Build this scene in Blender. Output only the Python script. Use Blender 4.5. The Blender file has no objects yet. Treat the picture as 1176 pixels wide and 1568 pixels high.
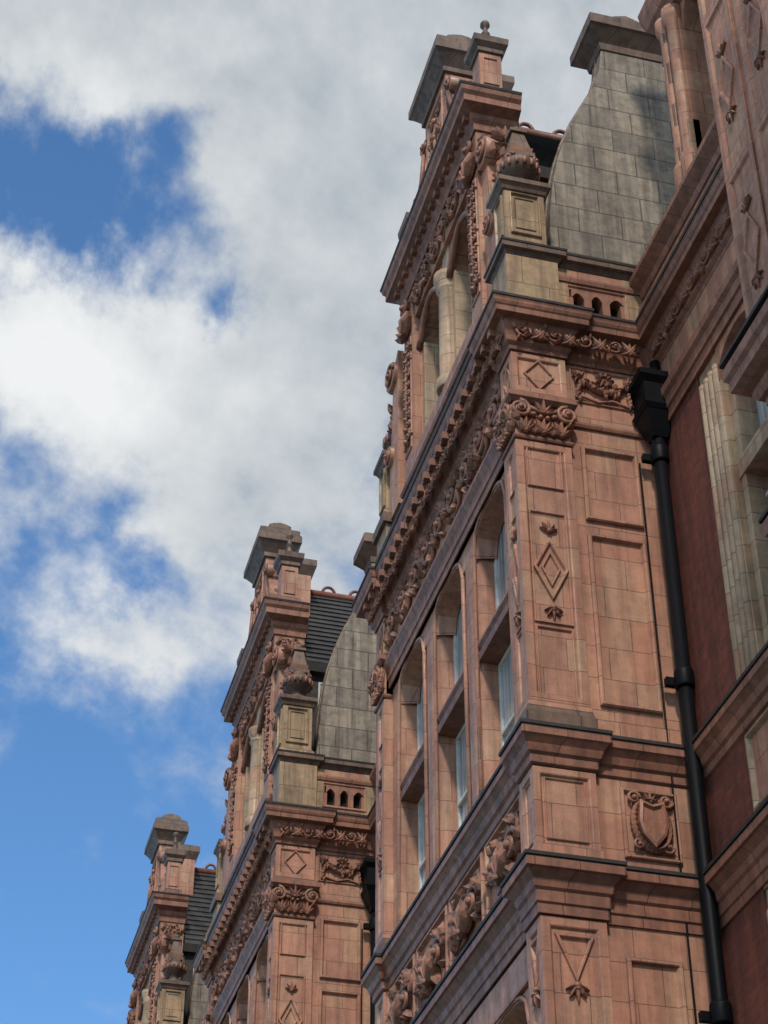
import bpy, bmesh, math, random
from mathutils import Vector, Matrix
random.seed(7)
sc=bpy.context.scene
# ------------------------------------------------------------------ materials
def newmat(name):
    m=bpy.data.materials.new(name); m.use_nodes=True
    nt=m.node_tree; b=nt.nodes["Principled BSDF"]
    return m,nt,b
def N(nt,t,**k):
    n=nt.nodes.new(t)
    for a,v in k.items(): setattr(n,a,v)
    return n
def math_(nt,op,a,b=None,clamp=False):
    n=N(nt,"ShaderNodeMath",operation=op); n.use_clamp=clamp
    for i,v in enumerate([a,b]):
        if v is None: continue
        if isinstance(v,(int,float)): n.inputs[i].default_value=v
        else: nt.links.new(v,n.inputs[i])
    return n.outputs[0]
def mixc(nt,f,a,b,mode='MIX'):
    n=N(nt,"ShaderNodeMix",data_type='RGBA',blend_type=mode)
    for s,v in ((n.inputs[0],f),(n.inputs[6],a),(n.inputs[7],b)):
        if isinstance(v,(int,float)): s.default_value=v
        elif isinstance(v,tuple): s.default_value=(*v,1) if len(v)==3 else v
        else: nt.links.new(v,s)
    return n.outputs[2]
def ramp(nt,src,stops):
    r=N(nt,"ShaderNodeValToRGB"); nt.links.new(src,r.inputs[0])
    el=r.color_ramp.elements
    while len(el)<len(stops): el.new(.5)
    for e,(p,c) in zip(el,stops):
        e.position=p; e.color=(*c,1) if isinstance(c,tuple) else (c,c,c,1)
    return r.outputs[0]
def stone(name,c1,c2,mortar,bw=.62,rh=.41,ms=.006,joints=True,soot=.8,stain=.55,rough=.48,bump=.35,spec=.48,streak=1.0,c3=None,under=.25):
    m,nt,b=newmat(name); L=nt.links
    g=N(nt,"ShaderNodeNewGeometry"); s=N(nt,"ShaderNodeSeparateXYZ"); L.new(g.outputs["Position"],s.inputs[0])
    h=math_(nt,'ADD',s.outputs[0],s.outputs[1])
    cv=N(nt,"ShaderNodeCombineXYZ"); L.new(h,cv.inputs[0]); L.new(s.outputs[2],cv.inputs[1])
    br=N(nt,"ShaderNodeTexBrick"); br.offset=.5; L.new(cv.outputs[0],br.inputs["Vector"])
    br.inputs["Scale"].default_value=1; br.inputs["Brick Width"].default_value=bw; br.inputs["Row Height"].default_value=rh
    br.inputs["Mortar Size"].default_value=ms; br.inputs["Mortar Smooth"].default_value=.3; br.inputs["Bias"].default_value=0
    br.inputs["Color1"].default_value=(*c1,1); br.inputs["Color2"].default_value=(*c2,1); br.inputs["Mortar"].default_value=(*(mortar if joints else c1),1)
    def noise(vec,scale,detail=4,rg=.55):
        n=N(nt,"ShaderNodeTexNoise"); n.inputs["Scale"].default_value=scale; n.inputs["Detail"].default_value=detail; n.inputs["Roughness"].default_value=rg
        L.new(vec,n.inputs["Vector"]); return n.outputs[0]
    pos=g.outputs["Position"]
    col=br.outputs[0]
    n1=noise(pos,.9,3); n2=noise(pos,7,4,.65); n3=noise(pos,70,1,.6)
    mp=N(nt,"ShaderNodeMapping"); mp.inputs["Scale"].default_value=(5,5,.35); L.new(pos,mp.inputs[0])
    n4=noise(mp.outputs[0],1.6,3,.6)
    if c3:
        bx=math_(nt,'FLOOR',math_(nt,'DIVIDE',h,bw*.5)); bz=math_(nt,'FLOOR',math_(nt,'DIVIDE',s.outputs[2],rh))
        wc=N(nt,"ShaderNodeCombineXYZ"); L.new(bx,wc.inputs[0]); L.new(bz,wc.inputs[1])
        wn_=N(nt,"ShaderNodeTexWhiteNoise",noise_dimensions='3D'); L.new(wc.outputs[0],wn_.inputs[0])
        fac=math_(nt,'MULTIPLY',math_(nt,'SUBTRACT',1,br.outputs["Fac"]),ramp(nt,wn_.outputs[0],[(.5,0.0),(1.0,.6)]))
        fac=math_(nt,'ADD',fac,ramp(nt,n1,[(.5,0.0),(.75,.35)]),True)
        col=mixc(nt,math_(nt,'MULTIPLY',fac,math_(nt,'SUBTRACT',1,br.outputs["Fac"])),col,c3)
    col=mixc(nt,1.0,col,ramp(nt,n1,[(.3,(1-.35*stain,)*3),(.7,(1.1,1.08,1.06))]),'MULTIPLY')
    col=mixc(nt,.8,col,ramp(nt,n2,[(.28,(1-.55*stain,)*3),(.62,(1.06,1.05,1.04))]),'MULTIPLY')
    col=mixc(nt,.45*streak,col,ramp(nt,n4,[(.38,(.45,.43,.42)),(.58,(1.05,1.05,1.05))]),'MULTIPLY')
    col=mixc(nt,.5,col,ramp(nt,n3,[(.3,(.78,.78,.78)),(.6,(1.08,1.08,1.08))]),'MULTIPLY')
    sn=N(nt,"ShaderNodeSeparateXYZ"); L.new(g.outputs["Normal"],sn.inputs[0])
    up=math_(nt,'MULTIPLY',ramp(nt,sn.outputs[2],[(.25,0.0),(.7,1.0)]),soot)
    col=mixc(nt,up,col,(.06,.058,.052))
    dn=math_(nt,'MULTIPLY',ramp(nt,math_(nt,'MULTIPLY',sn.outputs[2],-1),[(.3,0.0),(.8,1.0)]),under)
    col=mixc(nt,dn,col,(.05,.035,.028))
    L.new(col,b.inputs["Base Color"]); L.new(ramp(nt,n2,[(.3,min(1,rough+.18)),(.65,rough-.06)]),b.inputs["Roughness"])
    b.inputs["Specular IOR Level"].default_value=spec
    hgt=math_(nt,'ADD',math_(nt,'MULTIPLY',br.outputs["Fac"],-1.0 if joints else 0.0),math_(nt,'ADD',math_(nt,'MULTIPLY',n2,.5),math_(nt,'MULTIPLY',n3,.25)))
    bp=N(nt,"ShaderNodeBump"); bp.inputs["Strength"].default_value=bump; bp.inputs["Distance"].default_value=.012
    L.new(hgt,bp.inputs["Height"]); L.new(bp.outputs[0],b.inputs["Normal"])
    return m
MAT={}
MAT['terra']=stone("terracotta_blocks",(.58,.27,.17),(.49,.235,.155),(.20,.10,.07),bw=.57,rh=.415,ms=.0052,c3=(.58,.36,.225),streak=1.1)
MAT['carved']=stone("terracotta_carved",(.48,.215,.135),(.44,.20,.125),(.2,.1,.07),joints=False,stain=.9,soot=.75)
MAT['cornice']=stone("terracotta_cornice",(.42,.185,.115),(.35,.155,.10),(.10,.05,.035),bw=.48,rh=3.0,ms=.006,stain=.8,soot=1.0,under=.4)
MAT['buff']=stone("buff_terracotta",(.52,.365,.20),(.48,.31,.18),(.15,.10,.06),bw=.7,rh=.6,stain=.8,streak=1.4)
MAT['pale']=stone("pale_faience",(.58,.45,.30),(.53,.37,.235),(.18,.13,.09),bw=.9,rh=.36,stain=.6,c3=(.52,.27,.17))
MAT['grey']=stone("grey_stone",(.45,.375,.285),(.36,.305,.235),(.13,.11,.09),bw=.62,rh=.44,stain=1.0,streak=1.6,ms=.010,c3=(.22,.195,.16),bump=.6)
MAT['lead']=stone("sooty_lead",(.035,.032,.03),(.05,.044,.04),(.03,.03,.03),joints=False,rough=.6,soot=.2)
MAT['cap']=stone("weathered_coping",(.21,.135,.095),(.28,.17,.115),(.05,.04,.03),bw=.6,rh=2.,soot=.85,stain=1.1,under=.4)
MAT['brick']=stone("red_brick",(.26,.062,.035),(.19,.047,.03),(.13,.075,.055),bw=.225,rh=.075,ms=.007,stain=.7,bump=.6,rough=.7,c3=(.16,.05,.035))
MAT['slate']=stone("slate_roof",(.062,.057,.056),(.04,.038,.04),(.015,.015,.017),bw=.28,rh=5.,ms=.006,stain=.7,soot=0,rough=.5)
MAT['redtile']=stone("ridge_tile",(.30,.10,.06),(.25,.09,.055),(.1,.04,.03),joints=False,soot=.2)
MAT['asphalt']=stone("asphalt",(.05,.05,.052),(.045,.045,.047),(.04,.04,.04),joints=False,soot=0,rough=.8)
MAT['paving']=stone("paving_slabs",(.24,.23,.21),(.20,.19,.18),(.08,.08,.08),joints=False,soot=0,rough=.8)
def simple(name,c,r,metal=0,spec=.5):
    m,nt,b=newmat(name)
    n=N(nt,"ShaderNodeTexNoise"); n.inputs["Scale"].default_value=9; n.inputs["Detail"].default_value=3
    g=N(nt,"ShaderNodeNewGeometry"); nt.links.new(g.outputs["Position"],n.inputs["Vector"])
    nt.links.new(mixc(nt,1.0,c,ramp(nt,n.outputs[0],[(.3,.75),(.7,1.1)]),'MULTIPLY'),b.inputs["Base Color"])
    b.inputs["Roughness"].default_value=r; b.inputs["Metallic"].default_value=metal; b.inputs["Specular IOR Level"].default_value=spec
    return m
MAT['iron']=simple("black_painted_iron",(.004,.005,.007),.5,spec=.13)
MAT['white']=simple("white_painted_wood",(.68,.68,.64),.5)
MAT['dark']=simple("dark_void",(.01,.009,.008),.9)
MAT['paint']=simple("road_paint",(.7,.7,.66),.6)
m,nt,b=newmat("window_glass")
g=N(nt,"ShaderNodeNewGeometry")
mp=N(nt,"ShaderNodeMapping"); mp.inputs["Scale"].default_value=(9,9,.3); nt.links.new(g.outputs["Position"],mp.inputs[0])
n=N(nt,"ShaderNodeTexNoise"); n.inputs["Scale"].default_value=1.4; nt.links.new(mp.outputs[0],n.inputs["Vector"])
nt.links.new(ramp(nt,n.outputs[0],[(.35,(.20,.21,.22)),(.65,(.56,.57,.56))]),b.inputs["Base Color"])   # net-curtain tone, its paleness also painting in the grey-white reflection
b.inputs["Roughness"].default_value=.06; b.inputs["Specular IOR Level"].default_value=.8; b.inputs["IOR"].default_value=1.5
MAT['glass']=m
# ------------------------------------------------------------------ mesh builder
PARTS={}
MIR=None
WARP=None
class Part:
    def __init__(s,mat,bevel): s.v=[];s.f=[];s.sm=[];s.mat=mat;s.bevel=bevel
def P(name,mat,bevel=0.0):
    if name not in PARTS: PARTS[name]=Part(mat,bevel)
    return PARTS[name]
def av(p,x,y,z):
    if MIR is not None: y=2*MIR-y
    if WARP: x,y,z=WARP(x,y,z)
    p.v.append((x,y,z)); return len(p.v)-1
def af(p,idx,sm=False): p.f.append(tuple(idx)); p.sm.append(sm)
def hexa(p,c):
    i=[av(p,*q) for q in c]
    for f in ((0,1,2,3),(7,6,5,4),(0,4,5,1),(1,5,6,2),(2,6,7,3),(3,7,4,0)): af(p,[i[k] for k in f])
def box(p,x0,x1,y0,y1,z0,z1):
    hexa(p,[(x0,y0,z0),(x1,y0,z0),(x1,y1,z0),(x0,y1,z0),(x0,y0,z1),(x1,y0,z1),(x1,y1,z1),(x0,y1,z1)])
def taper(p,cx,cy,z0,z1,a0,a1):
    hexa(p,[(cx-a0,cy-a0,z0),(cx+a0,cy-a0,z0),(cx+a0,cy+a0,z0),(cx-a0,cy+a0,z0),(cx-a1,cy-a1,z1),(cx+a1,cy-a1,z1),(cx+a1,cy+a1,z1),(cx-a1,cy+a1,z1)])
def prism(p,pts,mp,c0,c1,sm=False):
    a=[av(p,*mp(u,v,c0)) for u,v in pts]; b_=[av(p,*mp(u,v,c1)) for u,v in pts]
    n=len(pts)
    for i in range(n): af(p,(a[i],a[(i+1)%n],b_[(i+1)%n],b_[i]),sm)
    af(p,a[::-1]); af(p,b_)
YZ=lambda u,v,c:(c,u,v)
XZ=lambda u,v,c:(u,c,v)
XY=lambda u,v,c:(u,v,c)
def mitre(path,closed):
    n=len(path); out=[]
    def nrm(a,b_):
        dx,dy=b_[0]-a[0],b_[1]-a[1]; l=math.hypot(dx,dy); return (-dy/l,dx/l)
    for i in range(n):
        if closed or 0<i<n-1:
            n1=nrm(path[i-1],path[i]); n2=nrm(path[i],path[(i+1)%n])
            d=1+n1[0]*n2[0]+n1[1]*n2[1]; out.append(((n1[0]+n2[0])/d,(n1[1]+n2[1])/d))
        elif i==0: out.append(nrm(path[0],path[1]))
        else: out.append(nrm(path[-2],path[-1]))
    return out
def sweep(p,path,prof,closed=False):
    m=mitre(path,closed); rings=[]
    for (x,y),(mx,my) in zip(path,m): rings.append([av(p,x+mx*o,y+my*o,z) for o,z in prof])
    n=len(path)
    for i in range(n if closed else n-1):
        a,b_=rings[i],rings[(i+1)%n]
        for j in range(len(prof)-1): af(p,(a[j],a[j+1],b_[j+1],b_[j]))
    if not closed: af(p,rings[0]); af(p,rings[-1][::-1])
def rsweep(p,x0,x1,y0,y1,prof,lid=True):
    sweep(p,[(x1,y0),(x0,y0),(x0,y1),(x1,y1)],prof,True)
    if lid:
        o,z=prof[-1]; i=[av(p,*q) for q in ((x0-o,y0-o,z),(x1+o,y0-o,z),(x1+o,y1+o,z),(x0-o,y1+o,z))]; af(p,i)
class Fr:
    def __init__(s,o,u,n): s.o=Vector(o);s.u=Vector(u);s.n=Vector(n)
    def w(s,u,v,n=0): q=s.o+s.u*u+s.n*n; return (q.x,q.y,q.z+v)
RET=Fr((0,0,0),(1,0,0),(0,-1,0)); RET8=Fr((0,.08,0),(1,0,0),(0,-1,0))
FRO=Fr((0,0,0),(0,1,0),(-1,0,0)); FRO8=Fr((.08,0,0),(0,1,0),(-1,0,0))
WNG=Fr((1.9,0,0),(0,1,0),(-1,0,0))
def fring(p,fr,poly,prof):
    m=mitre(poly,True)
    A=sum(poly[i][0]*poly[(i+1)%len(poly)][1]-poly[(i+1)%len(poly)][0]*poly[i][1] for i in range(len(poly)))
    sg=1 if A>0 else -1
    rings=[[av(p,*fr.w(u+mu*i*sg,v+mv*i*sg,n)) for i,n in prof] for (u,v),(mu,mv) in zip(poly,m)]
    k=len(poly)
    for i in range(k):
        a,b_=rings[i],rings[(i+1)%k]
        for j in range(len(prof)-1): af(p,(a[j],a[j+1],b_[j+1],b_[j]))
def rect(u0,u1,v0,v1): return [(u0,v0),(u1,v0),(u1,v1),(u0,v1)]
def frame(p,fr,u0,u1,v0,v1,t=.05,d=.03): fring(p,fr,rect(u0,u1,v0,v1),[(0,-.01),(0,d*.7),(t*.25,d),(t*.6,d),(t,-.005)])
def diamond(p,fr,cu,cv,a,b_,t=.04,d=.025): fring(p,fr,[(cu-a,cv),(cu,cv-b_),(cu+a,cv),(cu,cv+b_)],[(0,-.01),(0,d),(t*.6,d),(t,-.005)])
def tube(p,pts,rads,sides=6):
    pts=[Vector(q) for q in pts]; n=len(pts)
    if isinstance(rads,(int,float)): rads=[rads]*n
    t0=(pts[1]-pts[0]).normalized(); ref=Vector((0,0,1)) if abs(t0.z)<.9 else Vector((1,0,0))
    rings=[]
    for i in range(n):
        t=(pts[min(i+1,n-1)]-pts[max(i-1,0)]).normalized()
        a=(ref-t*ref.dot(t))
        if a.length<1e-4: a=t.orthogonal()
        a.normalize(); ref=a; b_=t.cross(a)
        rings.append([av(p,*(pts[i]+(a*math.cos(2*math.pi*k/sides)+b_*math.sin(2*math.pi*k/sides))*rads[i])) for k in range(sides)])
    for i in range(n-1):
        for k in range(sides): af(p,(rings[i][k],rings[i][(k+1)%sides],rings[i+1][(k+1)%sides],rings[i+1][k]),True)
    af(p,rings[0][::-1]); af(p,rings[-1])
def blob(p,c,ax,ay,az,s=7,r=4):
    c=Vector(c);ax=Vector(ax);ay=Vector(ay);az=Vector(az)
    top=av(p,*(c+az)); bot=av(p,*(c-az)); rings=[]
    for i in range(1,r):
        th=math.pi*i/r
        rings.append([av(p,*(c+az*math.cos(th)+(ax*math.cos(2*math.pi*k/s)+ay*math.sin(2*math.pi*k/s))*math.sin(th))) for k in range(s)])
    for k in range(s):
        af(p,(top,rings[0][k],rings[0][(k+1)%s]),True); af(p,(bot,rings[-1][(k+1)%s],rings[-1][k]),True)
        for i in range(len(rings)-1): af(p,(rings[i][k],rings[i+1][k],rings[i+1][(k+1)%s],rings[i][(k+1)%s]),True)
def leaf(p,fr,u,v,ang,L,W,n=.0,th=None):
    U=fr.u*math.cos(ang)+Vector((0,0,math.sin(ang))); V=fr.u*-math.sin(ang)+Vector((0,0,math.cos(ang)))
    c=Vector(fr.w(u,v,n))+U*L*.5
    T=(th or W*.85); nn=fr.n
    pts=[c-U*L*.5,c-U*L*.2+V*W*.5,c+U*L*.15+V*W*.42,c+U*L*.58,c+U*L*.15-V*W*.42,c-U*L*.2-V*W*.5]
    base=[av(p,*(q-nn*.02)) for q in pts]; ed=[av(p,*(q+nn*T*.35)) for q in pts]
    r0=av(p,*(c-U*L*.3+nn*T*.9)); r1=av(p,*(c+U*L*.2+nn*T*1.15))
    for i in range(6): af(p,(base[i],base[(i+1)%6],ed[(i+1)%6],ed[i]))
    af(p,(ed[0],ed[1],r0));af(p,(ed[1],ed[2],r1,r0));af(p,(ed[2],ed[3],r1));af(p,(ed[3],ed[4],r1));af(p,(ed[4],ed[5],r0,r1));af(p,(ed[5],ed[0],r0)); af(p,base[::-1])
def palmette(p,fr,u,v,size,n=0,ang=math.pi/2,k=5,spread=2.2):
    for i in range(k):
        a=ang+(i-(k-1)/2)*spread/(k-1); l=size*(1-.28*abs(i-(k-1)/2)/((k-1)/2))
        leaf(p,fr,u,v,a,l,size*.26,n)
    leaf(p,fr,u-.0,v-size*.1,ang,size*.25,size*.25,n+size*.1)
def spiral(p,fr,cu,cv,r,turns=1.6,dirn=1,a0=0,n=.02,rad=.02):
    pts=[];rr=[]
    K=int(12*turns)
    for i in range(K+1):
        t=i/K; a=a0+dirn*t*turns*2*math.pi; q=r*(1-.82*t)
        pts.append(fr.w(cu+q*math.cos(a),cv+q*math.sin(a),n+rad*t)); rr.append(rad*(1-.35*t))
    tube(p,pts,rr,5); blob(p,fr.w(cu,cv,n+rad),fr.u*rad*1.5,Vector((0,0,rad*1.5)),fr.n*rad*1.5,6,4)
def scrollwork(p,fr,u0,u1,v0,v1,n=0,cells=None):
    h=v1-v0; w=u1-u0; cells=cells or max(1,round(w/(h*.95))); cw=w/cells; vc=(v0+v1)/2
    for i in range(cells):
        cu=u0+(i+.5)*cw; up=1 if i%2 else -1; r=min(cw,h)*.36
        spiral(p,fr,cu,vc,r,1.5,up,a0=math.pi,n=n+.015,rad=h*.06)
        tube(p,[fr.w(cu-r,vc,n+.01),fr.w(cu-r*1.1,vc-up*h*.25,n+.01),fr.w(cu-cw*.35,vc-up*h*.4,n),fr.w(cu,vc-up*h*.44,n)],[h*.055,h*.05,h*.04,h*.02],5)
        for k in range(10):
            a=random.uniform(0,6.28); q=r*random.uniform(.75,1.25)
            leaf(p,fr,cu+q*math.cos(a),max(v0+.02,min(v1-.02,vc+q*math.sin(a))),a+up*.9,h*random.uniform(.18,.28),h*.14,n)
        palmette(p,fr,cu+cw*.42,vc-up*h*.1,h*.34,n,ang=up*1.2,k=3,spread=1.4)
def candel(p,fr,cu,v0,v1,w,n=0):
    h=v1-v0; tube(p,[fr.w(cu,v0,n),fr.w(cu,(v0+v1)/2,n+.02),fr.w(cu,v1,n)],[.025,.035,.02],6)
    k=max(2,int(h/(w*.55)))
    for i in range(k):
        v=v0+h*(i+.6)/k
        for s in (-1,1):
            spiral(p,fr,cu+s*w*.25,v,w*.17,1.3,-s,a0=math.pi/2,n=n+.01,rad=.017)
            for q in range(4): leaf(p,fr,cu+s*w*random.uniform(.1,.42),v+random.uniform(-.12,.12),random.uniform(0,6.28),w*.2,w*.1,n)
        blob(p,fr.w(cu,v-.05,n+.02),fr.u*w*.1,Vector((0,0,w*.12)),fr.n*.06,7,4)
def fleur(p,fr,u,v,s,n,up=1):
    palmette(p,fr,u,v,s,n,ang=up*math.pi/2,k=5,spread=2.4); blob(p,fr.w(u,v,n+.01),fr.u*s*.25,Vector((0,0,s*.25)),fr.n*.035,7,4)
def lathe(p,cx,cy,prof,seg=18):
    rings=[[av(p,cx+r*math.cos(2*math.pi*k/seg),cy+r*math.sin(2*math.pi*k/seg),z) for k in range(seg)] for r,z in prof]
    for i in range(len(rings)-1):
        for k in range(seg): af(p,(rings[i][k],rings[i][(k+1)%seg],rings[i+1][(k+1)%seg],rings[i+1][k]),True)
    af(p,rings[0][::-1]); af(p,rings[-1])
def cylx(p,x0,x1,cy,cz,r,seg=20):
    prism(p,[(cy+r*math.cos(2*math.pi*k/seg),cz+r*math.sin(2*math.pi*k/seg)) for k in range(seg)],YZ,x0,x1,True)
def acurve(kind,t):
    q=abs(2*t-1); e={'basket':2.8,'round':2.0}[kind]
    return (max(0,1-q**e))**(1/e)
def archwall(p,x0,x1,y0,y1,zs,rise,zt,kind='basket',seg=16,splay=0.0):
    fr=[];bk=[];ft=[];bt=[]
    for i in range(seg+1):
        t=i/seg; y=y0+(y1-y0)*t; e=acurve(kind,t)
        yb=y0+splay+(y1-y0-2*splay)*t
        fr.append(av(p,x0,y,zs+rise*e)); bk.append(av(p,x1,yb,zs+(rise-splay)*e)); ft.append(av(p,x0,y,zt)); bt.append(av(p,x1,y,zt))
    for i in range(seg):
        af(p,(fr[i],fr[i+1],ft[i+1],ft[i])); af(p,(bk[i+1],bk[i],bt[i],bt[i+1])); af(p,(fr[i+1],fr[i],bk[i],bk[i+1])); af(p,(ft[i],ft[i+1],bt[i+1],bt[i]))
    af(p,(fr[0],ft[0],bt[0],bk[0])); af(p,(fr[-1],bk[-1],bt[-1],ft[-1]))
def sash(fr_x,y0,y1,z0,z1,mid=True):
    W=P('window_frames','white',.004); G=P('window_glass','glass')
    box(G,fr_x+.03,fr_x+.05,y0-.03,y1+.03,z0-.03,z1+.03)
    t=.065
    box(W,fr_x,fr_x+.06,y0,y0+t,z0,z1); box(W,fr_x,fr_x+.06,y1-t,y1,z0,z1)
    box(W,fr_x,fr_x+.06,y0+t,y1-t,z0,z0+t); box(W,fr_x,fr_x+.06,y0+t,y1-t,z1-t,z1)
    if mid: zm=(z0+z1)/2; box(W,fr_x-.015,fr_x+.055,y0+t,y1-t,zm-.025,zm+.025)
# ------------------------------------------------------------------ one unit
TER=P('terracotta_walls','terra',.007); CAR=P('carved_ornament','carved'); COR=P('cornices','cornice',.004); BUF=P('buff_parapet','buff',.006)
LED=P('lead_flashings','lead'); CAP=P('weathered_copings','cap',.005); PAL=P('pale_dressings','pale',.006); GRY=P('chimney_wall','grey',.01)
BRK=P('brick_piers','brick'); SLA=P('slate_roof','slate'); IRO=P('iron_fittings','iron'); DRK=P('balustrade_voids','dark'); RID=P('ridge_tiles','redtile')
LEN=6.5; PX=.70; PYF=.45
path=[(1.9,-6.99),(1.9,.08),(PX,.08),(PX,0),(0,0),(0,PYF),(.08,PYF),(.08,LEN-PYF),(0,LEN-PYF),(0,LEN),(PX,LEN),(PX,LEN-.08),(1.9,LEN-.08)]
def course(part,prof,pa=path,lip=True):
    sweep(part,pa,[(-.06,prof[0][1])]+prof+[(-.06,prof[-1][1]+.004)])
    if lip:
        mo=max(o for o,z in prof); zt=max(z for o,z in prof if o>mo-.03)
        sweep(LED,pa,[(-.05,zt+.002),(mo+.012,zt-.018),(mo+.014,zt+.02),(-.05,prof[-1][1]+.03)])
course(COR,[(0,11.62),(.03,11.64),(.03,11.73),(.06,11.76),(.085,11.84),(.13,11.9),(.15,11.92),(.15,12.0),(.13,12.04),(.0,12.1)])
course(COR,[(0,9.93),(.025,9.93),(.025,10.04),(.045,10.05),(.045,10.17),(.07,10.2),(.085,10.28),(.15,10.36),(.18,10.37),(.18,10.46),(.155,10.5),(0,10.6)])
course(COR,[(0,16.18),(.015,16.18),(.015,16.3),(.035,16.31),(.035,16.45),(.06,16.5),(.09,16.56),(.09,16.62),(0,16.68)],pa=[(.08,PYF),(.08,LEN-PYF)],lip=False)
course(COR,[(0,5.0),(.03,5.0),(.05,5.2),(.2,5.35),(.26,5.36),(.26,5.5),(0,5.6)])
course(COR,[(0,17.42),(.025,17.42),(.035,17.47),(.06,17.5),(.075,17.52),(.085,17.60),(.14,17.78),(.155,17.8),(.255,17.82),(.26,17.9),(.275,17.92),(.29,17.96),(.30,18.05),(0,18.10)])
def leafband(fr,u0,u1,v0,v1,n,step):
    k=max(1,round((u1-u0)/step)); st=(u1-u0)/k
    for i in range(k):
        u=u0+(i+.5)*st
        if i%2==0:
            spiral(CAR,fr,u,(v0+v1)/2,(v1-v0)*.40,1.4,1,a0=math.pi,n=n,rad=.02)
            for q in range(5): leaf(CAR,fr,u+random.uniform(-.12,.12),(v0+v1)/2+random.uniform(-.1,.1),random.uniform(0,6.3),.1,.055,n)
        else:
            for sg in (-1,1):
                tube(CAR,[fr.w(u-sg*st*.6,v0+.03,n),fr.w(u-sg*st*.2,v0+.05,n+.02),fr.w(u+sg*st*.15,(v0+v1)/2,n+.02),fr.w(u+sg*st*.45,v1-.03,n)],[.014,.02,.024,.01],5)
            palmette(CAR,fr,u,v0+.03,(v1-v0)*.7,n,k=5,spread=2.0)
leafband(RET,.05,1.62,17.53,17.80,.12,.19)
leafband(FRO,.0,LEN,17.53,17.80,.11,.19)
for i in range(22):
    y=.15+i*(LEN-.3)/21; box(COR,-.235,-.10,y-.045,y+.045,17.70,17.815)
leafband(WNG,-2.9,-.2,17.53,17.8,.1,.22)
sweep(LED,[(.02,.66),(.02,LEN-.66)],[(-.02,18.08),(.20,18.10),(.22,18.13),(.22,18.22),(-.02,18.34)])
pp=[(1.9,-3.14),(1.9,.08),(PX+.02,.08),(PX+.02,0.02),(.02,.02),(.02,.60),(.35,.60)]
sweep(CAP,pp,[(-.1,19.08),(0,19.08),(.02,19.12),(.04,19.15),(.085,19.17),(.085,19.26),(-.1,19.30)])
sweep(LED,pp,[(-.1,19.305),(.095,19.255),(.10,19.285),(-.1,19.32)])
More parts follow.
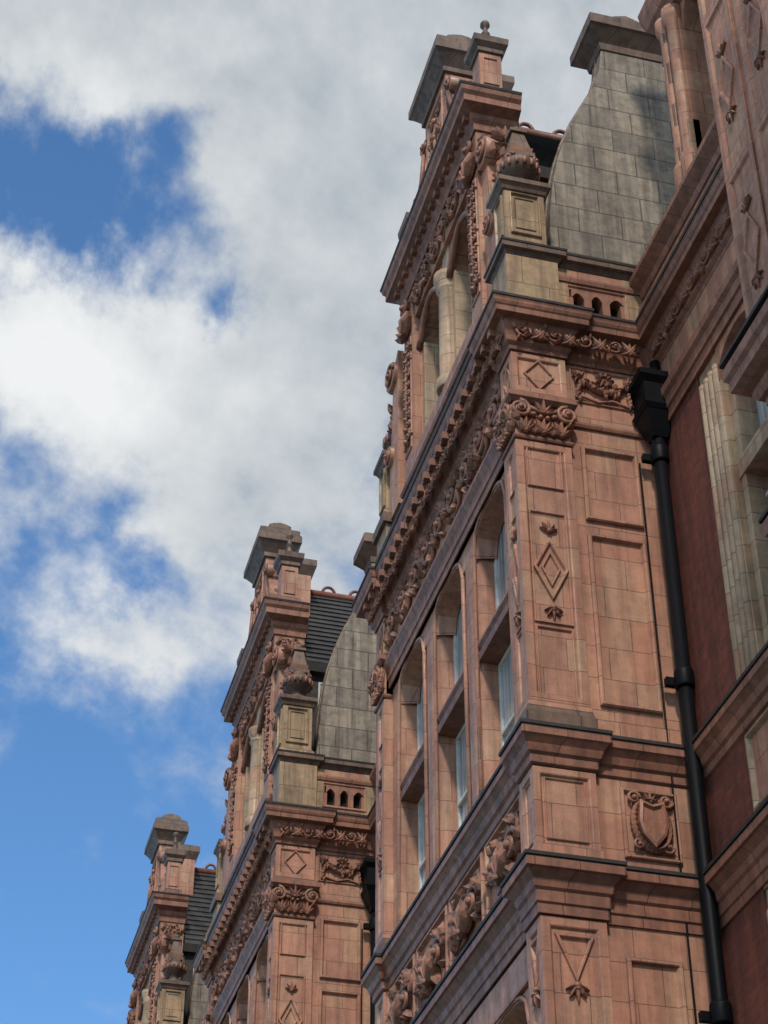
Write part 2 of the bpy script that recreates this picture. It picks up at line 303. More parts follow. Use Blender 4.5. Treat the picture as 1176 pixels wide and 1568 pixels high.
for c in (None,LEN/2):
    MIR=c
    box(TER,.03,PX,.03,PYF,0,17.5)
    box(TER,PX,1.95,.08,.42,0,17.5)
    for (z0,z1) in ((5.62,9.92),(10.62,11.61),(12.42,16.02),(16.79,17.41)):
        bd=.09 if z1-z0>1 else .07
        pr=[(0,-.031),(0,-.004),(.004,0),(bd,0),(bd+.012,-.006),(bd+.03,-.03)]
        fring(TER,RET,rect(0,PX,z0,z1),pr); fring(TER,FRO,rect(.031,PYF,z0,z1),pr)
    pl=[(PX,.1),(PX,0),(0,0),(0,PYF),(.1,PYF)]
    sweep(CAP,pl,[(-.05,12.10),(.05,12.11),(.05,12.25),(.03,12.28),(.02,12.34),(-.05,12.36)])
    sweep(TER,pl,[(-.05,12.34),(.02,12.34),(.012,12.40),(.0,12.42),(-.05,12.43)])
    sweep(TER,pl,[(-.05,10.60),(.02,10.60),(.02,10.70),(-.035,10.74)])
    sweep(COR,pl,[(-.05,16.02),(.02,16.03),(.035,16.06),(.02,16.09),(-.05,16.10)])
    box(TER,.0,PX,-.0,PYF,16.10,16.60)
    sweep(COR,pl,[(-.05,16.58),(.04,16.58),(.09,16.63),(.09,16.70),(.04,16.71),(.04,16.76),(0,16.79),(-.05,16.79)])
    for fr,w in ((RET,PX),(FRO,PYF)):
        for s in (0,1):
            cu=.05 if s==0 else w-.05
            spiral(CAR,fr,cu,16.44,.135,1.8,1 if s else -1,a0=math.pi/2,n=.07,rad=.032)
            blob(CAR,fr.w(cu,16.44,.04),fr.u*.12,Vector((0,0,.12)),fr.n*.06)
            leaf(CAR,fr,cu,16.26,math.pi/2+(.5 if s==0 else -.5),.2,.1,.03)
        for i in range(5):
            u=w*(.18+.16*i); palmette(CAR,fr,u,16.12,.2 if i%2 else .26,.03,k=5,spread=1.6)
        palmette(CAR,fr,w/2,16.4,.22,.07); tube(CAR,[fr.w(.1,16.55,.05),fr.w(w*.3,16.45,.08),fr.w(w*.5,16.40,.09),fr.w(w*.7,16.45,.08),fr.w(w-.1,16.55,.05)],.03,6)
        for i in range(6): blob(CAR,fr.w(w*(.2+.12*i),16.34+.03*abs(i-2.5),.06),fr.u*.038,Vector((0,0,.038)),fr.n*.04,6,4)
        d=Fr(fr.o-fr.n*.03,fr.u,fr.n)
        cu=w/2; a=w*.30
        diamond(TER,d,cu,14.2,a,.43,.05,.04); diamond(TER,d,cu,14.2,a*.55,.25,.03,.03)
        fleur(CAR,d,cu,14.72,.15,.02,1); fleur(CAR,d,cu,13.66,.15,.02,-1)
        frame(TER,d,.13,w-.13,15.35,15.98,.03,.025); frame(TER,d,.13,w-.13,12.5,13.4,.03,.025)
        fring(TER,d,rect(.12,w-.12,13.45,15.0),[(0,-.01),(0,.025),(.02,.025),(.03,0)])
        diamond(TER,d,cu,17.1,a*.95,.24,.03,.03)
        frame(TER,d,.12,w-.12,10.78,11.5,.025,.02)
        fring(TER,d,[(cu-a,9.75),(cu,9.25),(cu+a,9.75)],[(0,-.01),(0,.035),(.03,.035),(.045,0)]); fleur(CAR,d,cu,9.22,.17,.02,-1)
        fring(TER,d,[(cu-a,6.4),(cu,6.9),(cu+a,6.4)],[(0,-.01),(0,.03),(.03,.03),(.045,0)])
    frame(TER,RET8,.84,1.56,15.02,16.12,.07,.05); frame(TER,RET8,.84,1.56,12.5,14.82,.07,.05)
    frame(TER,RET8,.90,1.50,6.4,9.6,.07,.05)
    frame(TER,RET8,.98,1.62,10.7,11.52,.06,.04)
    sweep(COR,[(1.75,.08),(PX,.08)],[(-.02,16.40),(.03,16.41),(.045,16.45),(.03,16.5),(-.02,16.51)])
    sweep(TER,[(1.75,.08),(PX,.08)],[(-.02,12.10),(.035,12.10),(.035,12.3),(-.02,12.36)])
    sh=[(1.19,11.32),(1.17,11.1),(1.2,10.98),(1.3,10.86),(1.4,10.98),(1.43,11.1),(1.41,11.32),(1.3,11.28)]
    prism(CAR,sh,lambda u,v,c:(u,.08-c,v),0,.09)
    fring(CAR,RET8,sh,[(-.03,.0),(-.03,.11),(.0,.12),(.02,.09)])
    for i in range(30):
        a=i/30*6.283; leaf(CAR,RET8,1.3+.21*math.cos(a),11.1+.3*math.sin(a),a+1.9,.13,.07,.03)
    tube(CAR,[RET8.w(1.3+.2*math.cos(i/16*6.283),11.1+.29*math.sin(i/16*6.283),.03) for i in range(17)],.03,6)
    spiral(CAR,RET8,1.12,11.40,.08,1.4,1,n=.04,rad=.022); spiral(CAR,RET8,1.48,11.40,.08,1.4,-1,n=.04,rad=.022)
    spiral(CAR,RET8,1.14,10.86,.07,1.4,1,n=.04,rad=.02); spiral(CAR,RET8,1.46,10.86,.07,1.4,-1,n=.04,rad=.02)
    palmette(CAR,RET8,1.3,11.36,.14,.05)
    frame(TER,RET8,.77,1.66,16.82,17.38,.035,.025)
    pts=[RET8.w(.82+.78*t,17.27-.24*math.sin(math.pi*t),.03) for t in [i/12 for i in range(13)]]
    tube(CAR,pts,[.02+.035*math.sin(math.pi*i/12) for i in range(13)],7)
    for i in range(44):
        t=random.random(); leaf(CAR,RET8,.82+.78*t,17.27-.24*math.sin(math.pi*t)+random.uniform(-.04,.04),random.uniform(0,6.3),.09,.045,.05)
    for q in range(9):
        a=q/9*6.283; leaf(CAR,RET8,1.21+.04*math.cos(a),17.2+.04*math.sin(a),a,.08,.05,.06)
    spiral(CAR,RET8,.86,17.24,.065,1.3,1,n=.04,rad=.02); spiral(CAR,RET8,1.56,17.24,.065,1.3,-1,n=.04,rad=.02)
    for s in (.88,1.54):
        for q in range(5): leaf(CAR,RET8,s,17.16-.06*q,-1.57+random.uniform(-.4,.4),.1,.06,.03)
    tube(CAR,[RET8.w(.82+.78*i/8,16.88+.03*math.sin(i*1.57),.03) for i in range(9)],.02,5)
    # --- parapet
    box(BUF,.0,PX,.0,.56,18.0,19.08)
    sweep(BUF,[(PX,.2),(PX,0),(0,0),(0,.56),(.3,.56)],[(-.05,18.05),(.035,18.05),(.035,18.2),(.0,18.26),(-.05,18.26)])
    box(BUF,PX,.86,.08,.40,18.0,19.08); box(BUF,1.6,1.95,.08,.40,18.0,19.08)
    box(TER,.86,1.6,.085,.40,18.0,18.36); box(TER,.86,1.6,.085,.40,18.74,19.08)
    w3=(1.6-.86)/3
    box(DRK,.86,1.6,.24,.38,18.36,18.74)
    for i in range(4):
        x=.86+i*w3; box(CAR,x-.05 if i else x,x+.05 if i<3 else x+.03,.085,.3,18.36,18.6)
    for i in range(3):
        x0=.86+i*w3+(.05 if i else .03); x1=.86+(i+1)*w3-(.05 if i<2 else 0)
        seg=8
        arc=[(x0,18.74)]+[(x0,18.6)]+[(x0+(x1-x0)*t/seg,18.6+.09*math.sin(math.pi*t/seg)) for t in range(1,seg)]+[(x1,18.6),(x1,18.74)]
        prism(CAR,arc,XZ,.085,.3)
        if i<2: box(CAR,x1,x1+.10,.085,.3,18.6,18.74)
    frame(TER,RET8,.82,1.64,18.3,18.8,.03,.02)
    course(COR,[(0,18.84),(.02,18.84),(.035,18.9),(.02,18.95),(0,18.95)],pa=[(1.9,.08),(PX,.08)],lip=False)
    if c is not None: box(CAP,-.06,1.95,-.04,.62,19.06,19.24)
    WARP=lambda x,y,z:(x,y,z+.17*min(1,max(0,(z-19.45)/.5)))
    box(BUF,.03,.59,.05,.46,19.24,20.16)
    rsweep(BUF,.03,.59,.05,.46,[(-.02,19.26),(.05,19.27),(.05,19.36),(.02,19.40),(0,19.44)],lid=False)
    PF=Fr((.03,.05,0),(1,0,0),(0,-1,0)); frame(BUF,PF,.07,.49,19.5,20.1,.035,.035); frame(BUF,PF,.14,.42,19.58,20.02,.02,.015)
    PF=Fr((.03,.05,0),(0,1,0),(-1,0,0)); frame(BUF,PF,.06,.35,19.5,20.1,.035,.03)
    rsweep(CAP,.03,.59,.05,.46,[(-.02,20.14),(.02,20.15),(.04,20.2),(.07,20.24),(.085,20.25),(.085,20.33),(.02,20.37)])
    cx,cy=.33,.26
    lathe(CAP,cx,cy,[(.20,20.36),(.20,20.42),(.12,20.46),(.10,20.52),(.13,20.56),(.22,20.62),(.285,20.72),(.29,20.80),(.25,20.86),(.21,20.88),(.21,20.92)])
    for i in range(16):
        a=i/16*6.283; blob(CAR,(cx+.275*math.cos(a),cy+.275*math.sin(a),20.74),(.035,0,0),(0,.035,0),(0,0,.08),6,4)
    for i in range(4):
        a=i*math.pi/2+math.pi/4; fr=Fr((cx+.26*math.cos(a),cy+.26*math.sin(a),0),(-math.sin(a),math.cos(a),0),(math.cos(a),math.sin(a),0)); spiral(CAR,fr,0,20.84,.07,1.3,1,n=0,rad=.02)
    taper(CAP,cx,cy,20.92,21.0,.19,.19); taper(CAR,cx,cy,21.0,21.1,.15,.17); taper(CAP,cx,cy,21.1,21.46,.15,.085); taper(CAP,cx,cy,21.46,21.52,.12,.12)
    blob(CAP,(cx,cy,21.58),(.07,0,0),(0,.07,0),(0,0,.08))
    prism(TER,[(1.05,22.0),(.86,21.85),(.74,21.3),(.70,20.8),(.62,20.3),(.55,20.1),(.55,19.1),(1.05,19.1)],YZ,.06,.44)
    cylx(TER,.0,.5,.80,21.62,.25); cylx(CAR,-.03,.53,.80,21.62,.12)
    cylx(TER,.0,.5,.66,20.1,.17); cylx(CAR,-.03,.53,.66,20.1,.09)
    GF=Fr((.0,0,0),(0,1,0),(-1,0,0)); spiral(CAR,GF,.80,21.62,.22,1.7,1,n=.01,rad=.03); spiral(CAR,GF,.66,20.1,.15,1.5,-1,n=.01,rad=.025)
    for i in range(18):
        t=i/17; y=.56+.1*t; z=20.3+1.1*t
        leaf(CAR,Fr((.25,y,0),(1,0,0),(0,-1,0)),random.uniform(-.14,.14),z,math.pi/2+random.uniform(-.6,.6),.2,.12,.07)
    fr=Fr((.25,.52,0),(1,0,0),(0,-1,0)); palmette(CAR,fr,0,21.6,.28,.05,k=7,spread=3.0); palmette(CAR,fr,0,20.75,.28,.03,k=7,spread=3.0)
    WARP=None
MIR=None
# --- front storeys
MW=.5
def storey(zs,zh,zt,kind='basket',rise=.42):
    y0=PYF; y1=LEN-PYF
    jam=.35; w=(y1-y0-2*jam-2*MW)/3
    box(TER,.13,.6,y0,y0+jam,zs,zh+.02); box(TER,.13,.6,y1-jam,y1,zs,zh+.02)
    ys=[]; y=y0+jam
    for i in range(3):
        ys.append((y,y+w)); y+=w
        if i<2:
            h=MW/2
            pts=[(.60,y)]+[(.28-.17*math.sin(math.pi*t/12)**.6,y+h-h*math.cos(math.pi*t/12)) for t in range(0,13)]+[(.60,y+MW)]
            prism(TER,pts,XY,zs,zh-rise+.1,False)
            box(TER,.125,.6,y,y+MW,zh-rise+.1,zh+.02)
            y+=MW
    for a,b_ in ys:
        archwall(TER,.125,.40,a,b_,zh-rise,rise,zh+.01,kind,splay=.08)
        sweep(COR,[(.17,a),(.17,b_)],[(-.3,zt-.17),(.03,zt-.15),(.045,zt-.06),(.0,zt),(.045,zt+.06),(.03,zt+.13),(-.3,zt+.17)])
        sash(.38,a,b_,zs+.02,zt-.15); sash(.38,a,b_,zt+.15,zh+.0,False)
        pts=[]
        for i in range(17):
            t=i/16; pts.append((.125,a+(b_-a)*t,zh-rise+rise*acurve(kind,t)+.04))
        tube(TER,[(.125,a-.03,zs+.1)]+pts+[(.125,b_+.03,zs+.1)],.03,6)
    box(TER,.08,.6,y0,y1,zh+.02,zh+.5)
storey(12.16,16.16,14.36)
box(TER,.08,.6,PYF,LEN-PYF,16.6,17.45)
storey(6.0,9.5,8.2,rise=.45)
box(TER,.08,.6,PYF,LEN-PYF,9.9,12.16); box(TER,.08,.6,PYF,LEN-PYF,4.6,6.0)
sweep(CAP,[(.08,PYF),(.08,LEN-PYF)],[(-.3,12.24),(.03,12.12),(.03,12.08),(-.3,12.08)])
scrollwork(CAR,FRO8,PYF+.05,LEN-PYF-.05,16.76,17.42,.03,9)
n=4; w=(LEN-2*PYF)/n
for i in range(n):
    a=PYF+i*w+.06; b_=PYF+(i+1)*w-.06
    frame(TER,FRO8,a,b_,10.68,11.56,.06,.06); scrollwork(CAR,FRO8,a+.08,b_-.08,10.76,11.48,.03,2)
    palmette(CAR,FRO8,(a+b_)/2,10.85,.4,.07,k=7,spread=2.6); blob(CAR,FRO8.w((a+b_)/2,11.2,.05),(0,.1,0),(0,0,.14),(.08,0,0))
box(TER,.08,.6,PYF,LEN-PYF,4.2,4.6)
for i in range(2):
    a=PYF+i*2.8; box(TER,.1,.6,a,a+.3,0,4.2); box(TER,.1,.6,a+.3,a+2.8,0,.7); sash(.4,a+.3,a+2.8,.7,4.2)
box(TER,.1,.6,LEN-PYF-.001,LEN-PYF+.2,0,4.2)
box(TER,.6,3,.3,LEN-.3,17.7,18.0)
box(DRK,.65,2.6,.42,LEN-.42,0,17.7)
# --- gable
GC=2.85
WARP=lambda x,y,z:(x,1.0+(y-1.0)*1.04,z+.17*min(1,max(0,(z-18.9)/.8)))
box(BUF,.0,.6,1.0,4.7,18.0,18.75); box(TER,.0,.6,1.0,4.7,18.75,19.15)
sweep(COR,[(.6,1.0),(0,1.0),(0,4.7),(.6,4.7)],[(-.05,18.72),(.05,18.74),(.07,18.8),(.0,18.86),(-.05,18.86)])
for y0,y1 in ((1.0,1.45),(4.25,4.7)):
    box(TER,.0,.6,y0,y1,19.15,22.4)
    frame(TER,FRO,y0+.06,y1-.06,19.3,21.4,.04,.02); candel(CAR,FRO,(y0+y1)/2,19.4,21.3,.34,.02)
    palmette(CAR,FRO,(y0+y1)/2,21.5,.45,.05,k=7); spiral(CAR,FRO,(y0+y1)/2,22.1,.16,1.6,1,n=.05,rad=.04)
for a,b_ in ((1.45,2.7),(3.0,4.25)):
    archwall(TER,.12,.6,a,b_,21.1,.45,21.75,'round'); sash(.42,a,b_,19.15,21.75)
    box(PAL,.15,.5,a,a+.12,19.15,21.15); box(PAL,.15,.5,b_-.12,b_,19.15,21.15)
    tube(CAR,[(.1,a+(b_-a)*i/16,21.1+.5*math.sin(math.pi*i/16)) for i in range(17)],.05,6)
box(PAL,.1,.6,2.7,3.0,19.15,21.75); lathe(PAL,.12,2.85,[(.19,19.15),(.19,19.3),(.14,19.36),(.13,20.9),(.17,20.95),(.14,21.0),(.2,21.15),(.2,21.25)],16)
box(TER,.04,.6,1.45,4.25,21.75,22.4)
scrollwork(CAR,Fr((.04,0,0),(0,1,0),(-1,0,0)),1.5,4.2,21.8,22.3,.03,6)
gp=[(.62,1.0),(0,1.0),(0,4.7),(.62,4.7)]
sweep(COR,gp,[(-.05,22.3),(.03,22.3),(.04,22.42),(.08,22.48),(.1,22.56),(.2,22.62),(.24,22.64),(.24,22.76),(.28,22.82),(.30,22.92),(-.05,22.97)])
sweep(LED,gp,[(-.05,22.975),(.305,22.905),(.315,22.945),(-.05,22.99)])
box(COR,.0,.66,.98,4.72,22.4,22.94)
for i in range(16):
    y=1.05+i*3.6/15; box(COR,-.17,-.05,y-.05,y+.05,22.5,22.61)
RG=Fr((0,1.0,0),(1,0,0),(0,-1,0))
frame(TER,RG,.08,.52,19.4,21.0,.04,.03); scrollwork(CAR,RG,.05,.58,21.95,22.28,.02,2)
for c in (None,GC):
    MIR=c
    box(TER,.06,.40,.88,1.2,22.95,23.95)
    rsweep(COR,.06,.40,.88,1.2,[(-.02,22.98),(.06,22.98),(.06,23.1),(.0,23.16)],lid=False)
    PF=Fr((.06,.88,0),(1,0,0),(0,-1,0)); frame(TER,PF,.05,.29,23.22,23.8,.03,.02)
    rsweep(CAP,.06,.40,.88,1.2,[(-.02,23.9),(.03,23.92),(.03,24.0),(.09,24.08),(.1,24.2),(.02,24.26)])
    lathe(CAP,.23,1.04,[(.1,24.24),(.1,24.3),(.05,24.36),(.05,24.5),(.075,24.54),(.04,24.58),(.035,24.7),(.075,24.74),(.07,24.8),(.01,24.84)],12)
    prism(TER,[(2.35,25.0),(2.18,24.5),(2.0,24.0),(1.75,23.6),(1.5,23.4),(1.3,23.35),(1.25,22.9),(2.35,22.9)],YZ,.05,.42)
    cylx(TER,.0,.46,1.5,23.25,.24); cylx(TER,.0,.46,2.2,24.7,.16)
    G0=Fr((.0,0,0),(0,1,0),(-1,0,0)); spiral(CAR,G0,1.5,23.25,.2,1.6,1,n=.01,rad=.03); spiral(CAR,G0,2.2,24.7,.13,1.4,-1,n=.01,rad=.025)
    tube(CAR,[(.0,1.5,23.5),(.0,1.8,23.72),(.0,2.05,24.1),(.0,2.2,24.55)],.04,6)
    for i in range(10): leaf(CAR,Fr((.23,0,0),(1,0,0),(0,-1,0)),random.uniform(-.1,.1),23.3+.12*i,1.57,.16,.09,-(1.3+.07*i))
MIR=None
box(TER,.0,.5,2.3,3.4,22.95,25.3)
frame(TER,FRO,2.45,3.25,23.2,24.9,.05,.03); candel(CAR,FRO,2.85,23.3,24.8,.6,.0)
rsweep(CAP,.0,.5,2.3,3.4,[(-.02,25.1),(.05,25.12),(.05,25.22),(.1,25.3),(.18,25.42),(.22,25.46),(.22,25.62),(.18,25.68),(.18,25.78),(.10,25.85),(.0,25.92)])
cylp=[(.02,25.85),(.5,25.85),(.5,25.93),(.38,25.98),(.26,26.0),(.12,25.97),(.02,25.93)]
prism(CAP,cylp,XZ,2.2,3.5)
rsweep(CAP,.6,.9,2.2,3.5,[(-.02,24.6),(.05,24.7),(.15,24.9),(.15,25.05),(0,25.15)])
box(TER,.5,.95,2.15,3.55,22.6,24.7)
WARP=None
GC=2.92
def slope(y0,z0,y1,z1,x0,x1,rows):
    for i in range(rows):
        t0=i/rows; t1=(i+1.15)/rows
        ya,za=y0+(y1-y0)*t0,z0+(z1-z0)*t0; yb,zb=y0+(y1-y0)*min(t1,1),z0+(z1-z0)*min(t1,1)
        l=math.hypot(y1-y0,z1-z0); ny,nz=-(z1-z0)/l*(1 if y1>y0 else -1),abs(y1-y0)/l
        hexa(SLA,[(x0,ya+ny*.045,za+nz*.045),(x1,ya+ny*.045,za+nz*.045),(x1,yb+ny*.012,zb+nz*.012),(x0,yb+ny*.012,zb+nz*.012),
                  (x0,ya,za-.01),(x1,ya,za-.01),(x1,yb,zb-.02),(x0,yb,zb-.02)])
slope(.95,21.9,GC,24.9,.64,7.0,16); slope(4.9,21.9,GC,24.9,.64,7.0,16)
tube(RID,[(.66,GC,24.93),(7,GC,24.93)],.09,8)
for i in range(9): tube(RID,[(.9+i*.6+.13*math.cos(a),GC,25.0+.16*math.sin(a)) for a in [k*math.pi/8 for k in range(9)]],.035,5)
CHK=P('gable_cheeks','lead'); box(CHK,.6,7.0,1.08,4.75,17.9,21.95)
sweep(P('gutter_lead','lead'),[(7,1.0),(.6,1.0)],[(-.1,21.7),(.06,21.72),(.1,21.9),(.06,21.93),(-.1,21.93)])
for i in range(3):
    W=P('window_frames','white'); x=.95+i*.75; box(P('window_glass','glass'),x,x+.55,1.05,1.07,19.6,21.5)
    box(W,x-.04,x,1.03,1.08,19.56,21.54); box(W,x+.55,x+.59,1.03,1.08,19.56,21.54); box(W,x,x+.55,1.03,1.08,21.5,21.54); box(W,x,x+.55,1.03,1.08,20.5,20.54)
# --- chimney / flank wall with flared edge
ch=[(.72,18.9),(.79,19.8),(.83,20.5),(.90,21.1),(1.0,21.6),(1.14,22.1),(1.32,22.6),(1.50,23.0),(1.66,23.35),(1.77,23.75),(1.82,24.2),(1.82,24.5),(2.75,24.5),(2.85,23.6),(3.6,22.6),(3.6,18.9)]
capp=[(-.02,24.15),(.02,24.18),(.04,24.3),(.10,24.38),(.19,24.5),(.22,24.53),(.22,24.72),(.17,24.78),(.0,24.86)]
for c in (None,LEN/2):
    MIR=c
    prism(GRY,ch,XZ,.46,.85)
    rsweep(CAP,1.82,2.75,.46,.92,capp)
    box(CAP,2.0,2.6,.5,.88,24.84,25.02)
    prism(CAP,[(1.98,25.0),(2.62,25.0),(2.5,25.1),(2.3,25.17),(2.1,25.1)],XZ,.5,.88)
    sweep(CAP,[(2.75,.46),(1.60,.46)],[(-.02,18.9),(.05,18.92),(.05,19.3),(-.02,19.36)])
    tube(CAP,[(x,.66,z+.02) for x,z in ch[1:11]],.03,6)
MIR=None
# main roof
for i in range(26):
    t0=i/26;t1=(i+1.12)/26; xa,za=2.9+3.9*t0,19.0+4.6*t0; xb,zb=2.9+3.9*min(t1,1),19.0+4.6*min(t1,1)
    hexa(SLA,[(xa-.03,-6.93,za+.03),(xb-.01,-6.93,zb+.01),(xb-.01,6.5,zb+.01),(xa-.03,6.5,za+.03),(xa,-6.93,za-.02),(xb,-6.93,zb-.03),(xb,6.5,zb-.03),(xa,6.5,za-.02)])
# --- recessed wing
box(BRK,1.9,2.4,-1.10,.08,0.0,17.4)
box(TER,1.88,2.4,-6.95,.079,16.5,17.45); box(TER,1.88,2.4,-6.95,.079,18.0,19.07)
course(COR,[(0,16.46),(.02,16.46),(.02,16.6),(.05,16.62),(.05,16.75),(.09,16.8),(.1,16.9),(0,16.92)],pa=[(1.88,-6.95),(1.88,.07)],lip=False)
course(COR,[(0,18.3),(.03,18.3),(.03,18.42),(.1,18.5),(.1,18.56),(0,18.58)],pa=[(1.88,-6.95),(1.88,.07)],lip=False)
course(COR,[(0,18.74),(.04,18.76),(.06,18.86),(.14,18.95),(.18,19.0),(.18,19.08),(0,19.08)],pa=[(1.88,-3.14),(1.88,.07)],lip=False)
for z0,z1 in ((12.12,16.5),(5.7,9.9)):
    for y0,y1 in ((-1.62,-1.10),(-3.16,-2.72)):
        box(PAL,1.92,2.4,y0,y1,z0,z1)
        for k in range(4):
            yy=y0+.07+k*(y1-y0-.14)/3
            q=z0+.02
            lathe(PAL,1.925,yy,[(.055,q),(.055,z1-.25),(.03,z1-.2)],10)
    archwall(TER,1.9,2.4,-2.72,-1.62,z1-.5,.38,z1,'round'); sash(2.22,-2.72,-1.62,z0,z1,True)
    box(PAL,1.98,2.3,-2.72,-1.62,z0+2.45,z0+2.7)
    for y0,y1 in ((-2.72,-2.6),(-1.74,-1.62)): box(PAL,2.0,2.3,y0,y1,z0,z1-.5)
box(TER,1.9,2.4,-3.16,-1.10,9.9,12.12)
box(TER,1.9,2.4,-3.16,-1.10,4.5,5.7)
box(TER,1.9,2.4,-3.16,-1.10,0,1.0); sash(2.2,-3.16,-1.10,1.0,4.5)
for y0,y1 in ((-3.1,-2.2),(-2.1,-1.2)): frame(PAL,WNG,y0,y1,10.7,11.55,.06,.05)
# bay / giant pilaster
BX=1.5
box(TER,BX+.03,2.5,-6.93,-3.16,15.0,26.0)
box(TER,BX+.25,2.5,-6.93,-3.2,0,15.0)
BF=Fr((BX,0,0),(0,1,0),(-1,0,0)); bf=Fr((BX+.03,0,0),(0,1,0),(-1,0,0))
for a,b_ in ((-3.86,-3.16),(-4.66,-3.96),(-6.93,-6.2)):
    for z0,z1 in ((15.05,17.5),(17.5,20.2),(20.2,23.0)):
        fring(TER,BF,rect(a,b_,z0,z1),[(0,-.04),(0,0),(.09,0),(.12,-.03)])
        diamond(TER,bf,(a+b_)/2,(z0+z1)/2,.2,.45,.05,.03); fleur(CAR,bf,(a+b_)/2,(z0+z1)/2+.5,.17,.01); fleur(CAR,bf,(a+b_)/2,(z0+z1)/2-.5,.17,.01,-1)
def course2(prof,z):
    pa=[(BX,-6.90),(BX,-3.16),(1.93,-3.16)]
    sweep(COR,pa,[(-.3,prof[0][1]+z)]+[(o,q+z) for o,q in prof]+[(-.3,prof[-1][1]+z)])
    mo=max(o for o,q in prof); zt=prof[-1][1]+z
    sweep(LED,pa,[(-.3,zt+.003),(mo+.01,zt-.02),(mo+.012,zt+.02),(-.3,zt+.03)])
course2([(-.2,0),(-.05,.1),(-.05,.18),(0,.2),(.04,.26),(.04,.32),(.12,.36),(.2,.42),(.2,.55),(.24,.6),(.25,.72),(.1,.82)],14.12)
course2([(-.25,0),(-.1,.1),(-.1,.16),(0,.25),(.0,.3),(.1,.35),(.12,.5),(-.05,.55)],12.3)
frame(PAL,Fr((BX+.25,0,0),(0,1,0),(-1,0,0)),-4.6,-3.3,12.95,14.05,.12,.08)
# dormer over the wing
box(TER,2.1,2.7,-3.16,-2.7,19.1,24.9); box(TER,2.1,2.7,-1.5,-.95,19.1,24.9); box(TER,2.1,2.7,-2.7,-1.5,19.1,20.0)
archwall(TER,2.15,2.7,-2.7,-1.5,22.4,.6,24.9,'round'); sash(2.45,-2.7,-1.5,20.0,23.0)
for yy in (-1.15,-1.38,-2.85): lathe(TER,2.08,yy,[(.15,19.2),(.15,20.0),(.1,20.1),(.1,22.6),(.15,22.7),(.15,22.9)],14)
box(PAL,2.03,2.2,-1.5,-1.0,19.3,20.6)
sweep(COR,[(2.1,-3.14),(2.1,-.95),(2.7,-.95)],[(-.05,22.9),(.05,22.95),(.15,23.1),(.2,23.3),(.22,23.5),(-.05,23.55)])
sweep(COR,[(2.1,-3.14),(2.1,-.95),(2.7,-.95)],[(-.05,24.3),(.05,24.35),(.15,24.5),(.25,24.6),(.27,24.8),(-.05,24.9)])
candel(CAR,Fr((2.1,0,0),(0,1,0),(-1,0,0)),-1.2,20.7,22.6,.35,.02); scrollwork(CAR,Fr((2.1,0,0),(0,1,0),(-1,0,0)),-2.9,-1.0,23.6,24.25,.02,3)
# --- downpipe with hopper head
px,py=1.77,-.13
lathe(IRO,px,py,[(.085,0.2),(.085,16.4)],14)
for z in (3,5.9,8.9,12.75,15.9):
    lathe(IRO,px,py,[(.105,z),(.112,z+.03),(.112,z+.2),(.105,z+.23)],14); box(IRO,px-.19,px+.17,py+.05,py+.12,z+.06,z+.16)
taper(IRO,px,py,16.25,16.62,.09,.2); rsweep(IRO,px-.2,px+.22,py-.2,py+.17,[(-.02,16.6),(.0,16.6),(.03,16.66),(.0,16.7),(.0,17.0),(.06,17.08),(.06,17.16),(-.04,17.16)])
lathe(IRO,px+.08,py,[(.08,17.1),(.08,17.5)],12)
tube(IRO,[(px-.19,.05,z) for z in (5.6,9,12,16)],.012,5)

# ------------------------------------------------------------------ make objects
MESH={}
for nme,p in PARTS.items():
    if not p.f: continue
    me=bpy.data.meshes.new(nme); me.from_pydata(p.v,[],p.f); me.polygons.foreach_set("use_smooth",p.sm)
    bm=bmesh.new(); bm.from_mesh(me); bmesh.ops.recalc_face_normals(bm,faces=bm.faces); bm.to_mesh(me); bm.free()
    me.materials.append(MAT[p.mat]); MESH[nme]=(me,p.bevel)
Y1=16.59; PER=13.43
for k in (0,1,2,-1):
    e=bpy.data.objects.new("terracotta_mansion_building",None); sc.collection.objects.link(e); e.location=(0,Y1+k*PER,0)
    for nme,(me,bv) in MESH.items():
        o=bpy.data.objects.new(nme,me); sc.collection.objects.link(o); o.parent=e
        if bv>0 and 0<=k<2:
            md=o.modifiers.new("bevel",'BEVEL'); md.width=bv; md.segments=1; md.limit_method='ANGLE'; md.angle_limit=math.radians(50)
def sheet(name,x0,x1,y0,y1,z,mat,z0=None):
    me=bpy.data.meshes.new(name); 
    if z0 is None: me.from_pydata([(x0,y0,z),(x1,y0,z),(x1,y1,z),(x0,y1,z)],[],[(0,1,2,3)])
    else: me.from_pydata([(x,y,q) for q in (z0,z) for x,y in ((x0,y0),(x1,y0),(x1,y1),(x0,y1))],[],[(4,5,6,7),(0,1,5,4),(1,2,6,5),(2,3,7,6),(3,0,4,7)])
    me.materials.append(MAT[mat]); o=bpy.data.objects.new(name,me); sc.collection.objects.link(o); return o
sheet("ground",-600,600,-600,900,0,'paving')
sheet("road",-11,-3.2,-80,200,.004,'asphalt')
sheet("pavement",-3.2,2.5,-80,200,.13,'paving',0); sheet("pavement",-15,-11,-80,200,.13,'paving',0)
sheet("road_marking",-7.15,-7.05,-80,200,.008,'paint')
# ------------------------------------------------------------------ light
SUNEL,SUNAZ=math.radians(47),math.radians(198)
sd=Vector((math.sin(SUNAZ)*math.cos(SUNEL),math.cos(SUNAZ)*math.cos(SUNEL),math.sin(SUNEL)))
l=bpy.data.lights.new("sun",'SUN'); l.energy=2.35; l.angle=math.radians(6); l.color=(1,.90,.79)
lo=bpy.data.objects.new("sun",l); sc.collection.objects.link(lo); lo.rotation_euler=sd.to_track_quat('Z','Y').to_euler()
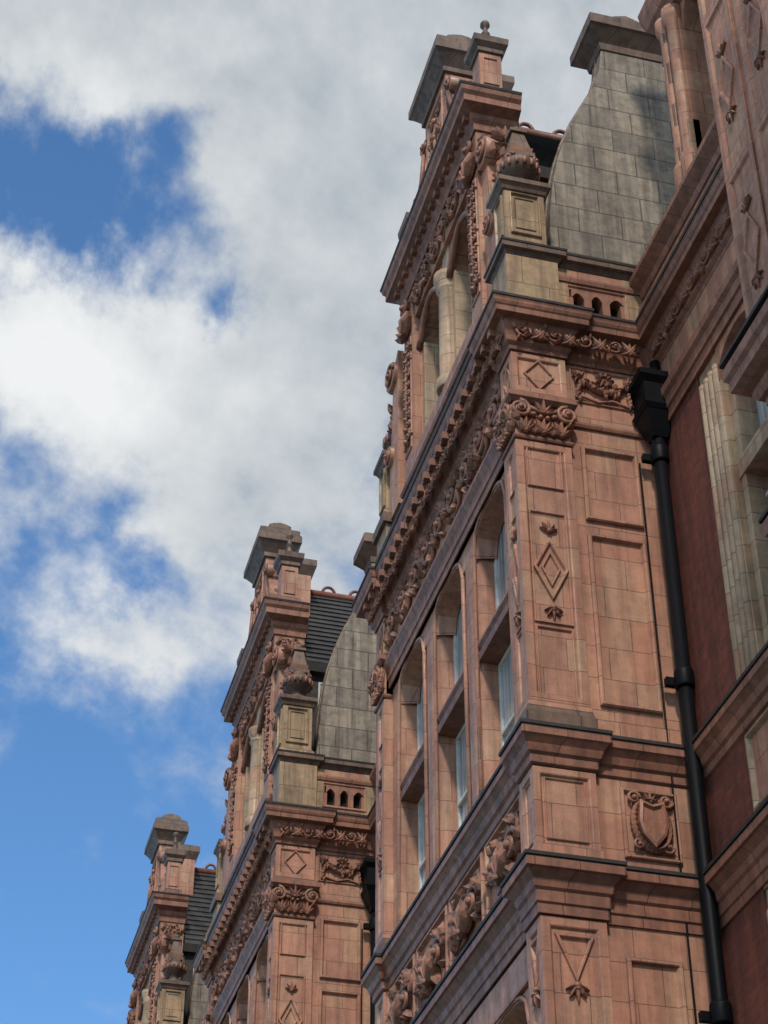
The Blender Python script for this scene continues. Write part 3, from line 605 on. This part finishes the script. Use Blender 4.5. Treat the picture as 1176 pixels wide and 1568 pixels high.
# ------------------------------------------------------------------ sky
w=bpy.data.worlds.new("World"); sc.world=w; w.use_nodes=True; nt=w.node_tree; L=nt.links
bg=nt.nodes["Background"]; bg.inputs[1].default_value=.12
sky=N(nt,"ShaderNodeTexSky",sky_type='NISHITA'); sky.sun_disc=False; sky.sun_elevation=SUNEL; sky.sun_rotation=SUNAZ; sky.air_density=1.0; sky.dust_density=.6; sky.ozone_density=1.5
tc=N(nt,"ShaderNodeTexCoord"); sp=N(nt,"ShaderNodeSeparateXYZ"); L.new(tc.outputs["Generated"],sp.inputs[0])
az=math_(nt,'MULTIPLY',math_(nt,'ARCTAN2',sp.outputs[0],sp.outputs[1]),57.2958)
el=math_(nt,'MULTIPLY',math_(nt,'ARCSINE',sp.outputs[2]),57.2958)
cv=N(nt,"ShaderNodeCombineXYZ"); L.new(az,cv.inputs[0]); L.new(el,cv.inputs[1])
wn=N(nt,"ShaderNodeTexNoise"); wn.inputs["Scale"].default_value=.28; wn.inputs["Detail"].default_value=7; wn.inputs["Roughness"].default_value=.6; L.new(cv.outputs[0],wn.inputs["Vector"])
vs=N(nt,"ShaderNodeVectorMath",operation='SUBTRACT'); L.new(wn.outputs[1],vs.inputs[0]); vs.inputs[1].default_value=(.5,.5,.5)
vm=N(nt,"ShaderNodeVectorMath",operation='SCALE'); L.new(vs.outputs[0],vm.inputs[0]); vm.inputs[3].default_value=5.0
va=N(nt,"ShaderNodeVectorMath",operation='ADD'); L.new(cv.outputs[0],va.inputs[0]); L.new(vm.outputs[0],va.inputs[1])
def gauss(c,s,a,vec):
    v1=N(nt,"ShaderNodeVectorMath",operation='SUBTRACT'); L.new(vec,v1.inputs[0]); v1.inputs[1].default_value=(c[0],c[1],0)
    v2=N(nt,"ShaderNodeVectorMath",operation='MULTIPLY'); L.new(v1.outputs[0],v2.inputs[0]); v2.inputs[1].default_value=(1/s[0],1/s[1],0)
    v3=N(nt,"ShaderNodeVectorMath",operation='DOT_PRODUCT'); L.new(v2.outputs[0],v3.inputs[0]); L.new(v2.outputs[0],v3.inputs[1])
    return math_(nt,'MULTIPLY',math_(nt,'EXPONENT',math_(nt,'MULTIPLY',v3.outputs[1],-1)),a)
acc=None
for c,s,a in [((0,51.5),(13,3.4),1.15),((12.5,44),(4.5,12),1.0),((20,51),(9,6),.9),((3.4,40.6),(5.2,2.9),1.15),((-.5,42.0),(3,1.6),.55),((7.9,36.8),(3.2,3.2),.6),((5.2,33.0),(3.8,1.5),.7),((2.1,36.4),(2.5,1.2),.3),
              ((1.6,45.9),(3.2,1.5),-.65),((8.3,42.3),(.9,1.3),-.6),((5.6,35.1),(1.6,.8),-.35),((25,60),(25,14),.6),((-60,50),(40,30),1.0),((150,40),(60,35),1.0),((-130,45),(50,30),1.0),((85,45),(45,35),1.0),((0,85),(400,15),.8)]:  # large side and rear banks are unseen clouds, added to neutralise the light
    g_=gauss(c,s,a,va.outputs[0]); acc=g_ if acc is None else math_(nt,'ADD',acc,g_)
fb=N(nt,"ShaderNodeTexNoise"); fb.inputs["Scale"].default_value=.36; fb.inputs["Detail"].default_value=9; fb.inputs["Roughness"].default_value=.58
mp=N(nt,"ShaderNodeMapping"); mp.inputs["Scale"].default_value=(.8,1.1,1); mp.inputs["Rotation"].default_value=(0,0,.5); L.new(cv.outputs[0],mp.inputs[0]); L.new(mp.outputs[0],fb.inputs["Vector"])
dens=math_(nt,'ADD',acc,math_(nt,'MULTIPLY',math_(nt,'SUBTRACT',fb.outputs[0],.5),1.7))
mr=N(nt,"ShaderNodeMapRange",interpolation_type='SMOOTHSTEP'); L.new(dens,mr.inputs[0]); mr.inputs[1].default_value=.10; mr.inputs[2].default_value=.98
br=math_(nt,'ADD',gauss((2.0,41),(6.5,4),.8,va.outputs[0]),gauss((4,33),(6,3),.45,va.outputs[0]))
br=math_(nt,'ADD',br,gauss((2,48.8),(5,1.6),.35,va.outputs[0]))
br=math_(nt,'ADD',br,math_(nt,'MULTIPLY',math_(nt,'SUBTRACT',fb.outputs[0],.5),1.1))
br=math_(nt,'ADD',br,.22,True)
ccol=mixc(nt,br,(3.6,4.0,4.4),(7.3,7.45,7.5))
skyc=mixc(nt,1.0,sky.outputs[0],(.85,1.28,1.58),'MULTIPLY')
L.new(mixc(nt,mr.outputs[0],skyc,ccol),bg.inputs[0])
# ------------------------------------------------------------------ camera
f,pi_,az_,ro=2941,math.radians(37.16),math.radians(14.83),math.radians(.08)
F=Vector((math.sin(az_)*math.cos(pi_),math.cos(az_)*math.cos(pi_),math.sin(pi_))); R0=Vector((math.cos(az_),-math.sin(az_),0)); U0=R0.cross(F)
R=R0*math.cos(ro)+U0*math.sin(ro); U=-R0*math.sin(ro)+U0*math.cos(ro)
cd=bpy.data.cameras.new("camera"); cd.sensor_fit='VERTICAL'; cd.sensor_height=24; cd.lens=24*f/1568; cd.clip_end=3000; cd.clip_start=.1
co=bpy.data.objects.new("camera",cd); sc.collection.objects.link(co)
M=Matrix(((R.x,U.x,-F.x,-6),(R.y,U.y,-F.y,0),(R.z,U.z,-F.z,1.6),(0,0,0,1))); co.matrix_world=M
sc.camera=co
sc.view_settings.view_transform='Standard'; sc.view_settings.look='None'; sc.view_settings.exposure=0
print("faces",sum(len(m.polygons) for m,_ in MESH.values()))
